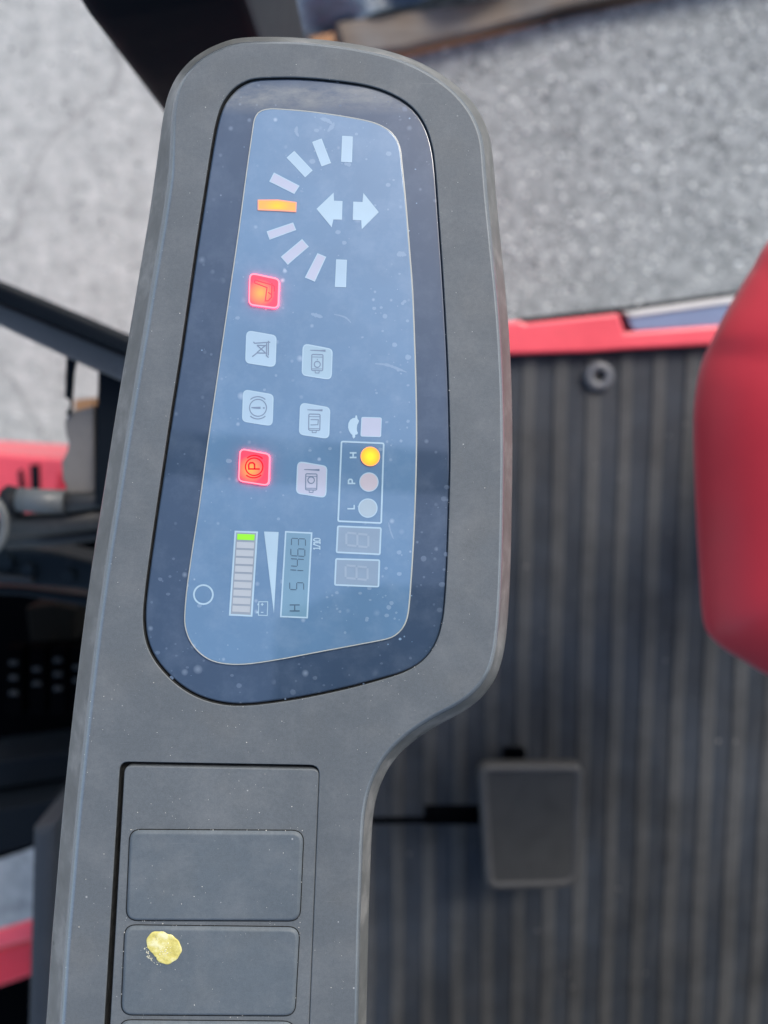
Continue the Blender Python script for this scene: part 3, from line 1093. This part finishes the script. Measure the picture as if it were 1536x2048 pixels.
# dried smears on the display, and crumbs of dust caught along the gaps
def smear(pts, w):
    bm = bmesh.new()
    cl = loc(*pts[0])
    q = resample([(loc(*p)[0] - cl[0], loc(*p)[1] - cl[1]) for p in pts], 6, False)
    n = len(q)
    ws = [PX * w * (0.25 + 0.75 * math.sin(math.pi * (i + 0.5) / n)) * random.uniform(0.6, 1.2) for i in range(n)]
    strip(bm, q, ws, 0.0)
    flat_up(bm)
    link('smear', bm, 'smear film', display, Matrix.Translation((cl[0], cl[1], ZM - 0.00005)), recalc=False)
smear([(750, 727), (772, 729), (790, 735), (813, 744)], 6)
smear([(794, 510), (802, 507), (813, 510)], 11)
smear([(622, 627), (632, 630), (645, 634)], 8)
smear([(668, 628), (690, 634), (702, 645)], 4)
smear([(777, 1045), (781, 1062), (787, 1078)], 4)
smear([(640, 236), (655, 240), (664, 247)], 8)
smear([(655, 262), (664, 252), (668, 244)], 8)
smear([(597, 272), (592, 262), (594, 252)], 7)

def water_spots(n, boxes, mat):
    bm = bmesh.new()
    for i in range(n):
        x0, y0, x1, y1 = random.choice(boxes)
        q = loc(random.uniform(x0, x1), random.uniform(y0, y1))
        if not inside(q, bez_l):
            continue
        win = inside(q, win_in)
        if (not win and inside(q, win_l)) or (win and mat == 'bezel spot'):
            continue
        r = PX * random.choice((1.2, 1.5, 2, 2, 2.6, 3.2, 4.5, 6)) * random.uniform(0.8, 1.1)
        m = 9
        ph = random.uniform(0, 6.3)
        st = random.uniform(0.7, 1.0)
        f = bm.faces.new([bm.verts.new((q[0] + r * math.cos(6.2832 * k / m + ph) * random.uniform(0.85, 1.1),
                                        q[1] + st * r * math.sin(6.2832 * k / m + ph) * random.uniform(0.85, 1.1),
                                        (ZW if win else ZB) + 0.00003 + i * 2e-8)) for k in range(m)])
    flat_up(bm)
    o = link('water_spots', bm, mat, display, recalc=False)
    o['kind'] = 'stuff'

def inside(p, poly):
    c = False
    for i in range(len(poly)):
        a, b = poly[i - 1], poly[i]
        if (a[1] > p[1]) != (b[1] > p[1]) and p[0] < (b[0] - a[0]) * (p[1] - a[1]) / (b[1] - a[1]) + a[0]:
            c = not c
    return c
win_in = inset(win_l, 8 * PX)
water_spots(120, [(690, 1050, 830, 1290), (620, 232, 800, 330), (770, 300, 835, 900), (640, 1100, 830, 1300), (740, 560, 835, 900)], 'smear film')
water_spots(60, [(370, 230, 830, 1320)], 'smear film')
water_spots(110, [(560, 1270, 890, 1400), (840, 900, 895, 1330), (600, 160, 860, 260), (290, 1100, 480, 1400)], 'bezel spot')

def crumbs(name, places, size, mat, parent, flat=False):
    """many tiny irregular grains in one object"""
    bm = bmesh.new()
    for (x, y, z) in places:
        r = size * random.choice((0.45, 0.55, 0.7, 0.8, 1.0, 1.5))
        vs = [bm.verts.new((x + r * random.uniform(0.5, 1.1) * dx, y + r * random.uniform(0.5, 1.1) * dy, z + r * dz))
              for dx, dy, dz in ((1, 0, -0.2), (0, 1, -0.2), (-1, 0, -0.2), (0, -1, -0.2), (0.1, 0.1, 0.7))]
        for i in range(4):
            bm.faces.new((vs[i], vs[(i + 1) % 4], vs[4]))
    o = link(name, bm, mat, parent)
    o['kind'] = 'stuff'
    return o
spots_px = []
def inside(p, poly):
    c = False
    for i in range(len(poly)):
        a, b = poly[i - 1], poly[i]
        if (a[1] > p[1]) != (b[1] > p[1]) and p[0] < (b[0] - a[0]) * (p[1] - a[1]) / (b[1] - a[1]) + a[0]:
            c = not c
    return c
solid = inset(out_l, 30 * PX)
while len(spots_px) < 170:
    x, y = random.uniform(100, 1020), random.uniform(90, 2048)
    if y < 1350 and random.random() < 0.45:
        continue
    q = loc(x, y)
    if inside(q, solid) and not inside(q, bez_l) and not inside(q, sw_l):
        spots_px.append((q[0], q[1], 0.00002))
for k, c in enumerate(COVERS[:2]):
    for i in range(46):
        e = random.choice((0, 0, 0, 2, 2, 1, 3))
        a, b = c[e], c[(e + 1) % 4]
        f = random.random()
        q = loc(a[0] + (b[0] - a[0]) * f + random.gauss(0, 2), a[1] + (b[1] - a[1]) * f + random.gauss(0, 3))
        spots_px.append((q[0], q[1], -0.00018))
    for i in range(30):
        q = loc(random.uniform(c[0][0] + 14, c[1][0] - 20), random.uniform(c[0][1] + 14, c[2][1] - 14))
        spots_px.append((q[0], q[1], 0.00077))
for i in range(26):
    q = loc(random.uniform(262, 625), random.uniform(1548, 1650))
    spots_px.append((q[0], q[1], -0.00028))
for i in range(60):
    j = random.randrange(len(bez_l))
    spots_px.append((bez_l[j][0] + random.gauss(0, 0.0004), bez_l[j][1] + random.gauss(0, 0.0004), 0.00002))
res = []
for i in range(46):
    a = math.radians(random.gauss(150, 24))
    rr = random.uniform(31, 38)
    q = loc(328 + rr * math.cos(a), 1893 + rr * math.sin(a) * 0.95)
    res.append((q[0], q[1], 0.00076))
for i in range(34):
    a, rr = random.uniform(0, 6.28), random.uniform(0, 15)
    q = loc(332 + rr * math.cos(a), 1897 + rr * math.sin(a))
    res.append((q[0], q[1], 0.00103))
crumbs('paint_flakes', res, 0.00028, 'pale flake', cover2)
crumbs('dust', spots_px, 0.00019, 'dust grains', console)

# pedestal that carries the console, below it and out of sight from above
bm = bmesh.new()
ped = L2(rounded([(560, 900), (760, 900), (760, 1300), (560, 1300)], 60))
loft(bm, [(ped, -0.042), (inset(ped, 0.006), -0.12), (inset(ped, 0.006), -0.55)], 0, False, True)
link('pedestal', bm, 'black paint', console)

# ------------------------------------------------------------------ overhead guard: pillar in view, roof bars in the reflections
guard = empty('overhead_guard', 'black steel pillar of the forklift roof rising past the top end of the console', 'roof guard',
              Matrix.Translation((-0.1, 0.23, 0.45)))
bm = bmesh.new()
pil = rounded([(-0.051, -0.043), (0.030, -0.030), (0.046, 0.034), (-0.038, 0.049)], 0.012, 5)
rows = []
for (ox, oy, z) in ((0, 0, 0.0), (0, 0, 0.44), (-0.004, 0.012, 0.48), (-0.015, 0.05, 0.54), (-0.25, 0.80, 1.62)):
    rows.append([bm.verts.new((p[0] + ox, p[1] + oy, z)) for p in pil])
for A, B in zip(rows, rows[1:]):
    bridge(bm, A, B)
cap(bm, rows[0])
cap(bm, rows[-1])
bm.normal_update()
bmesh.ops.recalc_face_normals(bm, faces=bm.faces[:])
for f in bm.faces:
    if f.normal.x > 0.75:
        f.material_index = 1  # right side given a paler colour for the light it catches
link('pillar', bm, ['black paint', 'slate post'], guard)

def up(px, py, z):
    """where the mirror ray of a console pixel meets height z: this is where a thing reflected there hangs"""
    p = CONSOLE_M @ Vector(loc(px, py) + (0,))
    d = R3 @ Vector(((px - 768) / FPX, (1024 - py) / FPX, 1.0))
    return p + d * ((z - p.z) / d.z)
ZR = 2.07
inv = guard.matrix_world.inverted()
def roof_bar(a, b, w, h=0.05):
    o = box_between('roof_bar', a, b, w, h, 'black paint', None, 0.006)
    o.parent = guard
    o.matrix_parent_inverse = inv
    return o
roof_bar(up(-700, 835, ZR), up(2500, 1075, ZR), 0.06)
roof_bar(up(-700, -130, ZR + .004), up(2500, -130, ZR + .004), 0.055)
bm = bmesh.new()
pts = [up(548, 1240, ZR + 0.03), up(700, 1170, ZR + 0.03), up(2600, 1180, ZR + 0.03), up(2600, 2600, ZR + 0.03), up(548, 2600, ZR + 0.03)]
loft(bm, [([(0.0, -0.68), (0.9, -0.68), (0.9, -0.71), (0.0, -0.71)], 1.25), ([(0.0, -0.68), (0.9, -0.68), (0.9, -0.71), (0.0, -0.71)], 0.25)], 0, True, True)
o = link('shade_panel', bm, 'black paint')  # unseen panel added beyond the frame to darken the mat
o.parent = guard
o.matrix_parent_inverse = inv
bm = bmesh.new()
loft(bm, [([(p.x, p.y) for p in pts], ZR + 0.035), ([(p.x, p.y) for p in pts], ZR + 0.03)], 0, True, True)
o = link('roof_plate', bm, 'black paint')
o.parent = guard
o.matrix_parent_inverse = inv

# ------------------------------------------------------------------ floor mat with its ribs
ZF = 0.47
mat = empty('floor_mat', 'dark ribbed rubber floor mat below the console and beside the red cover', 'floor mat', Matrix.Translation((0.1, -0.2, ZF)))
minv = mat.matrix_world.inverted()
def under(o, p, iv):
    o.parent = p
    o.matrix_parent_inverse = iv
    return o
edge = [(640, 722), (1020, 708), (1180, 705), (1250, 700), (1420, 692), (1800, 672)]
pts = [at(x, y, ZF) for x, y in edge]
x0, x1 = pts[0].x, pts[-1].x
yb = at(768, 2350, ZF).y
bm = bmesh.new()
lp = [(p.x, p.y) for p in pts] + [(x1, yb), (x0, yb)]
loft(bm, [(lp, ZF - 0.003), (lp, ZF - 0.012)], 0, True, True)
under(link('mat_base', bm, 'mat rubber'), mat, minv)
pitch = at(1300, 1144, ZF).x - at(1236.5, 1144, ZF).x
xr = at(1312, 934, ZF).x
def edge_y(x):
    for a, b in zip(pts, pts[1:]):
        if a.x <= x <= b.x:
            return a.y + (b.y - a.y) * (x - a.x) / (b.x - a.x)
    return pts[-1].y
k0 = int((x0 - xr) / pitch) + 1
k1 = int((x1 - xr) / pitch)
for k in range(k0, k1):
    xc = xr + k * pitch
    w = pitch * (0.46 + random.uniform(-0.04, 0.04))
    yt = edge_y(xc) - 0.003
    bm = bmesh.new()
    segs = 14
    prof = [(-0.5, -0.004), (-0.47, -0.0018), (-0.36, -0.0010), (0.36, -0.0010), (0.47, -0.0018), (0.5, -0.004)]
    prev = None
    for s in range(segs + 1):
        y = yt + (yb - yt) * s / segs
        jx = 0.0006 * math.sin(s * 1.7 + k) 
        row = [bm.verts.new((xc + jx + u * w, y, ZF + z)) for u, z in prof]
        if prev:
            for i in range(len(prof) - 1):
                f = bm.faces.new((prev[i], prev[i + 1], row[i + 1], row[i]))
        else:
            cap(bm, row)
        prev = row
    under(link('rib', bm, 'mat rib rubber'), mat, minv)
grit = []
for i in range(90):
    p = at(random.uniform(770, 1530), random.uniform(720, 2040), ZF)
    grit.append((p.x, p.y, ZF - 0.0005))
under(crumbs('grit', grit, 0.0011, 'grit', None), mat, minv)
# flanged button that pins the mat
c = at(1197, 753, ZF)
bt = bmesh.new()
cc = (c.x, c.y)
def cr(r):
    return circle(cc, r, 28)
loft(bt, [(cr(0.0045), ZF - 0.001), (cr(0.0050), ZF + 0.003), (cr(0.0075), ZF + 0.0050), (cr(0.0125), ZF + 0.0046), (cr(0.0150), ZF + 0.0025), (cr(0.0155), ZF - 0.003)], 0, False, mis=[1, 0, 0, 0, 0])
cap(bt, ring_verts(bt, cr(0.0045), ZF - 0.0012), 1)
under(link('mat_button', bt, ['bolt steel', 'dark gap']), mat, minv)

# ------------------------------------------------------------------ brake pedal
ZP = 0.545
pedal = empty('brake_pedal', 'black rubber foot pedal on a short arm over the ribbed mat', 'pedal', Matrix.Translation(at(1060, 1655, ZF)))
pinv = pedal.matrix_world.inverted()
bm = bmesh.new()
pp = rounded([(955, 1532), (1172, 1540), (1165, 1788), (972, 1784)], [26, 22, 40, 30], 6)
b2 = [(v.x, v.y) for v in (at(p[0], p[1], ZP) for p in pp)]
vs = loft(bm, [(inset(b2, 0.0085), ZP - 0.0015), (inset(b2, 0.0065), ZP), (inset(b2, 0.002), ZP), (b2, ZP - 0.003), (b2, ZP - 0.016), (inset(b2, 0.006), ZP - 0.02)], 0, False, True, mis=[1, 1, 1, 1, 1])
cap(bm, vs[0], 0)
for v in bm.verts:                     # the pad leans: left edge up
    v.co.z += -0.10 * (v.co.x - b2[0][0])
under(link('pedal_pad', bm, ['pedal rubber', 'pedal rim']), pedal, pinv)
a, b = at(852, 1637, 0.53), at(985, 1637, 0.52)
under(box_between('pedal_arm', a, b, 0.017, 0.012, 'deep black'), pedal, pinv)
under(tube('pedal_rod', [at(640, 1642, 0.53), at(860, 1640, 0.53)], 0.0034, 'deep black'), pedal, pinv)
under(box_between('pedal_bracket', at(1032, 1500, 0.50), at(1040, 1650, 0.52), 0.020, 0.03, 'deep black'), pedal, pinv)

# ------------------------------------------------------------------ red sill at the edge of the floor
sill = empty('side_sill', 'bright red painted sill along the far edge of the floor mat', 'sill', Matrix.Translation(at(1200, 670, ZF)))
sinv = sill.matrix_world.inverted()
def sp(name, pts, zt, zb, m, bev=0.0015):
    return under(prism(name, pts, zt, zb, m, None, bev), sill, sinv)
sp('sill_plate', [(600, 676), (1038, 641), (1052, 646), (1238, 626), (1250, 664), (1440, 650), (1800, 618), (1800, 680), (1420, 690), (1252, 699), (1180, 704), (600, 722)], ZF + 0.012, 0.15, 'red paint', 0.003)
sp('step_block', [(1252, 634), (1450, 606), (1800, 556), (1800, 622), (1440, 652), (1268, 662)], ZF + 0.006, 0.15, 'blue grey paint')
sp('edge_strip', [(1244, 624), (1460, 593), (1800, 545), (1800, 558), (1450, 608), (1262, 634)], ZF + 0.008, 0.30, 'white edge', 0.0008)
sp('seal_strip', [(1042, 636), (1250, 613), (1480, 581), (1800, 536), (1800, 546), (1460, 594), (1246, 625), (1050, 647)], ZF + 0.003, 0.25, 'black rubber', 0.0008)

# ------------------------------------------------------------------ red cover at the right
RC = [(1560, 455), (1500, 540), (1468, 592), (1440, 642), (1418, 692), (1401, 745), (1392, 805), (1390, 865), (1392, 950), (1396, 1050),
      (1402, 1150), (1407, 1225), (1417, 1266), (1446, 1297), (1490, 1325), (1560, 1364), (1750, 1440), (2050, 1420), (2150, 1000), (2050, 420), (1760, 300)]
ZC = 0.83
bm = bmesh.new()
base = [at(p[0], p[1], ZC) for p in resample(RC, 6)]
b2 = evenly([(v.x, v.y) for v in base], 420)
cx = sum(p[0] for p in b2) / len(b2)
cy = sum(p[1] for p in b2) / len(b2)
def toward(f):
    return [(p[0] + (cx - p[0]) * f, p[1] + (cy - p[1]) * f) for p in b2]
prof = [(0.97, 0.058), (0.8, 0.056), (0.6, 0.050), (0.42, 0.043), (0.30, 0.0365), (0.20, 0.029), (0.12, 0.0205), (0.06, 0.012), (0.02, 0.0045), (0.0, -0.003), (0.02, -0.008), (0.08, -0.018), (0.20, -0.035), (0.38, -0.05), (0.72, -0.07), (0.74, -0.36)]
loft(bm, [([(x + (0.09 if f > 0.7 and z < 0 else 0), y) for x, y in toward(f)], ZC + z) for f, z in prof], 0, True, True)
ycr = at(1480, 690, ZC + 0.02).y
for v in bm.verts:                     # soft step shaped in so the upper part takes a bright band
    if v.co.z > ZC - 0.06:
        t = min(1.0, max(0.0, (v.co.y - (ycr - 0.007)) / 0.014))
        v.co.z += 0.0045 * t * t * (3 - 2 * t)
cover = link('side_cover', bm, 'red cover')
tag(cover, 'smooth rounded dark red cover at the right edge over the ribbed floor mat', 'cover')

# ------------------------------------------------------------------ mast and machinery left of the console
mast = empty('mast_frame', 'black steel mast frame with slotted upright left of the console', 'mast', Matrix.Translation(at(100, 800, 0.45)))
minv2 = mast.matrix_world.inverted()
def mpz(name, pts, zt, zb, m, bev=0.002):
    return under(prism(name, pts, zt, zb, m, None, bev), mast, minv2)
mpz('cross_rail', [(-320, 440), (0, 572), (330, 712), (330, 742), (0, 606), (-320, 478)], 0.80, 0.72, 'black paint')
mpz('cross_rail_face', [(-320, 480), (0, 607), (330, 744), (330, 800), (135, 716), (0, 652), (-320, 520)], 0.772, 0.735, 'mast face')
mpz('upright', [(196, 700), (330, 752), (330, 1030), (188, 1010)], 0.765, 0.10, 'black paint')
mpz('upright_flange', [(133, 712), (196, 738), (195, 706), (197, 735), (193, 742), (150, 722), (146, 745), (142, 800), (140, 830), (131, 828), (140, 812), (139, 800), (130, 795), (131, 750)], 0.76, 0.756, 'black paint', 0.0)
mpz('upright_plate', [(146, 822), (188, 812), (190, 1012), (128, 1006), (131, 972), (124, 960), (122, 925), (132, 905), (137, 885), (131, 870), (128, 845), (134, 832)], 0.755, 0.70, 'mast face', 0.0015)

nose = empty('front_fender', 'pinkish red fender plate with dark marks above the pipe at the left edge', 'fender', Matrix.Translation(at(60, 940, 0.35)))
ninv = nose.matrix_world.inverted()
under(prism('fender_plate', [(-300, 890), (-20, 906), (148, 918), (140, 1100), (-300, 1100)], 0.40, 0.2, 'red paint', None, 0.004), nose, ninv)
under(prism('dark_mark', [(36, 942), (44, 938), (50, 975), (40, 984)], 0.402, 0.396, 'black paint'), nose, ninv)
under(prism('dark_mark', [(60, 930), (78, 928), (80, 985), (62, 986)], 0.402, 0.396, 'black paint'), nose, ninv)
under(prism('fender_end', [(116, 946), (137, 948), (134, 990), (112, 990)], 0.404, 0.398, 'red cover'), nose, ninv)
under(prism('side_flap', [(148, 800), (186, 795), (186, 818), (150, 824)], 0.40, 0.3, 'rust orange'), nose, ninv)

pipes = empty('hydraulic_lines', 'grey pipe and dark hoses running in behind the mast upright', 'pipes', Matrix.Translation(at(100, 1030, 0.6)))
qinv = pipes.matrix_world.inverted()
under(tube('pipe', [at(38, 1000, 0.76), at(132, 1004, 0.76)], 0.0082, 'pipe grey'), pipes, qinv)
under(tube('pipe_neck', [at(130, 1006, 0.76), at(200, 1000, 0.755), at(330, 990, 0.75)], [0.0070, 0.0062, 0.0062], 'hose rubber'), pipes, qinv)
under(tube('pipe_nut', [at(12, 1000, 0.755), at(42, 1005, 0.757)], [0.0105, 0.0098], 'black rubber', seg=8), pipes, qinv)
under(tube('hose', [at(20, 1052, 0.75), at(110, 1046, 0.75), at(330, 1022, 0.75)], 0.0080, 'hose rubber'), pipes, qinv)
under(tube('hose', [at(15, 1085, 0.73), at(110, 1078, 0.73), at(330, 1050, 0.73)], 0.0052, 'hose rubber'), pipes, qinv)
under(tube('reel_rim', [at(-40 + 50 * math.cos(a), 1050 + 62 * math.sin(a), 0.80) for a in [i * 0.2618 - 1.7 for i in range(14)]], 0.0030, 'pipe grey'), pipes, qinv)

carr = empty('lift_carriage', 'dark greasy carriage plates and lift chains in the gap below the hoses', 'carriage', Matrix.Translation(at(80, 1300, 0.5)))
cinv = carr.matrix_world.inverted()
def cp(name, pts, zt, zb, m, bev=0.002):
    return under(prism(name, pts, zt, zb, m, None, bev), carr, cinv)
cp('carriage_plate', [(-250, 1080), (20, 1094), (95, 1102), (330, 1160), (330, 1212), (150, 1178), (60, 1172), (-250, 1150)], 0.70, 0.66, 'greasy steel', 0.003)
cp('carriage_lip', [(-250, 1160), (40, 1176), (330, 1212), (330, 1240), (40, 1192), (-250, 1180)], 0.67, 0.6, 'greasy steel', 0.003)
cp('back_plate', [(-60, 1040), (204, 1040), (204, 1480), (200, 1640), (58, 1700), (-60, 1740)], 0.42, 0.38, 'deep black')
for bx, by in ((60, 1138), (140, 1150), (18, 1122)):
    p = at(bx, by, 0.70)
    o = tube('bolt', [p + Vector((0, 0, -0.002)), p + Vector((0, 0, 0.006))], 0.0052, 'greasy steel', seg=6)
    under(o, carr, cinv)
cp('edge_bar', [(-60, 1146), (62, 1156), (64, 1166), (-60, 1160)], 0.708, 0.70, 'chain steel', 0.001)
cp('wear_pad', [(52, 1215), (110, 1208), (150, 1218), (150, 1280), (60, 1284)], 0.56, 0.50, 'mast steel')
cp('lower_beam', [(-60, 1530), (220, 1494), (220, 1544), (-60, 1588)], 0.52, 0.45, 'black paint')
cp('lower_beam', [(-60, 1630), (220, 1580), (220, 1620), (66, 1690), (-60, 1724)], 0.56, 0.45, 'black paint')
hub = [at(100 + 58 * math.cos(a), 1330 + 52 * math.sin(a), 0.54) for a in [i * math.pi / 16 for i in range(32)]]
bm = bmesh.new()
h2 = [(p.x, p.y) for p in hub]
loft(bm, [(inset(h2, 0.008), 0.54), (h2, 0.532), (h2, 0.42)], 0, True)
under(link('chain_wheel', bm, 'deep black'), carr, cinv)
for x, ys in ((28, (1325, 1355, 1386)), (74, (1338, 1367)), (116, (1320, 1348, 1377)), (155, (1334, 1360))):
    for y in ys:
        p = at(x, y, 0.60)
        o = tube('chain_pin', [p + Vector((-0.0034, 0, 0)), p + Vector((0.0034, 0, 0))], 0.0022, 'chain steel', seg=10)
        under(o, carr, cinv)
    cp('chain_plate', [(x - 16, 1296), (x + 16, 1296), (x + 15, 1430), (x - 17, 1430)], 0.599, 0.58, 'deep black', 0.001)

cp('side_web', [(100, 1600), (200, 1560), (200, 2300), (90, 2300)], 0.60, 0.2, 'black paint')
post = prism('frame_post', [(63, 1660), (112, 1645), (104, 1850), (98, 2300), (40, 2300), (53, 2048)], 0.74, 0.05, 'slate post', None, 0.006)
tag(post, 'dark slate grey frame post beside the lower left side of the console', 'post')
low = empty('lower_fender', 'red painted fender plate seen in the lower left gap beside the grey post', 'fender', Matrix.Translation(at(20, 1900, 0.3)))
linv = low.matrix_world.inverted()
under(prism('fender_plate', [(-300, 1925), (0, 1862), (66, 1842), (66, 1880), (0, 1898), (-300, 1970)], 0.42, 0.414, 'red paint', None, 0.004), low, linv)
under(prism('fender_side', [(-300, 1972), (0, 1900), (66, 1881), (66, 1952), (0, 1975), (-300, 2040)], 0.412, 0.406, 'red cover', None, 0.004), low, linv)
under(prism('fender_bracket', [(-300, 2042), (0, 1972), (66, 1950), (66, 2120), (-300, 2200)], 0.404, 0.398, 'deep black', None, 0.004), low, linv)

# ------------------------------------------------------------------ timber and tarp on the ground beyond
beam = empty('timber_beam', 'weathered brown timber beam lying on the concrete beyond the console', 'beam', Matrix.Translation(at(880, 50, 0)))
binv = beam.matrix_world.inverted()
def bp(name, pts, zt, zb, m, bev=0.004, par=beam, iv=binv):
    return under(prism(name, pts, zt, zb, m, None, bev), par, iv)
bp('timber', [(672, 44), (900, 8), (1000, -10), (1700, -190), (1700, -100), (1130, 10), (1000, 46), (815, 92), (690, 108)], 0.035, 0.0, 'weathered wood')
bp('timber_edge', [(690, 112), (815, 95), (1000, 49), (1130, 13), (1700, -98), (1700, -84), (1140, 22), (1000, 62), (830, 104), (700, 130)], 0.014, 0.0, 'rust orange')
bp('end_block', [(618, 72), (668, 62), (672, 120), (622, 128)], 0.03, 0.0, 'rust orange')
bm = bmesh.new()
GX, GY = 40, 14
grid = []
for j in range(GY + 1):
    row = []
    for i in range(GX + 1):
        u, v = i / GX, j / GY
        px, py = 560 + 700 * u, -190 + 245 * v - 150 * u * v
        z = 0.05 + 0.02 * math.sin(9 * u + 3 * v) + 0.014 * math.sin(23 * u - 11 * v) + 0.012 * math.sin(17 * v + 5 * u)
        p = at(px, py, 0.06)
        row.append(bm.verts.new((p.x, p.y, z)))
    grid.append(row)
for j in range(GY):
    for i in range(GX):
        f = bm.faces.new((grid[j][i], grid[j][i + 1], grid[j + 1][i + 1], grid[j + 1][i]))
        f.smooth = True
tag(link('tarpaulin', bm, 'tarp'), 'crumpled dark blue sheeting on the ground at the top of the picture', 'tarpaulin')
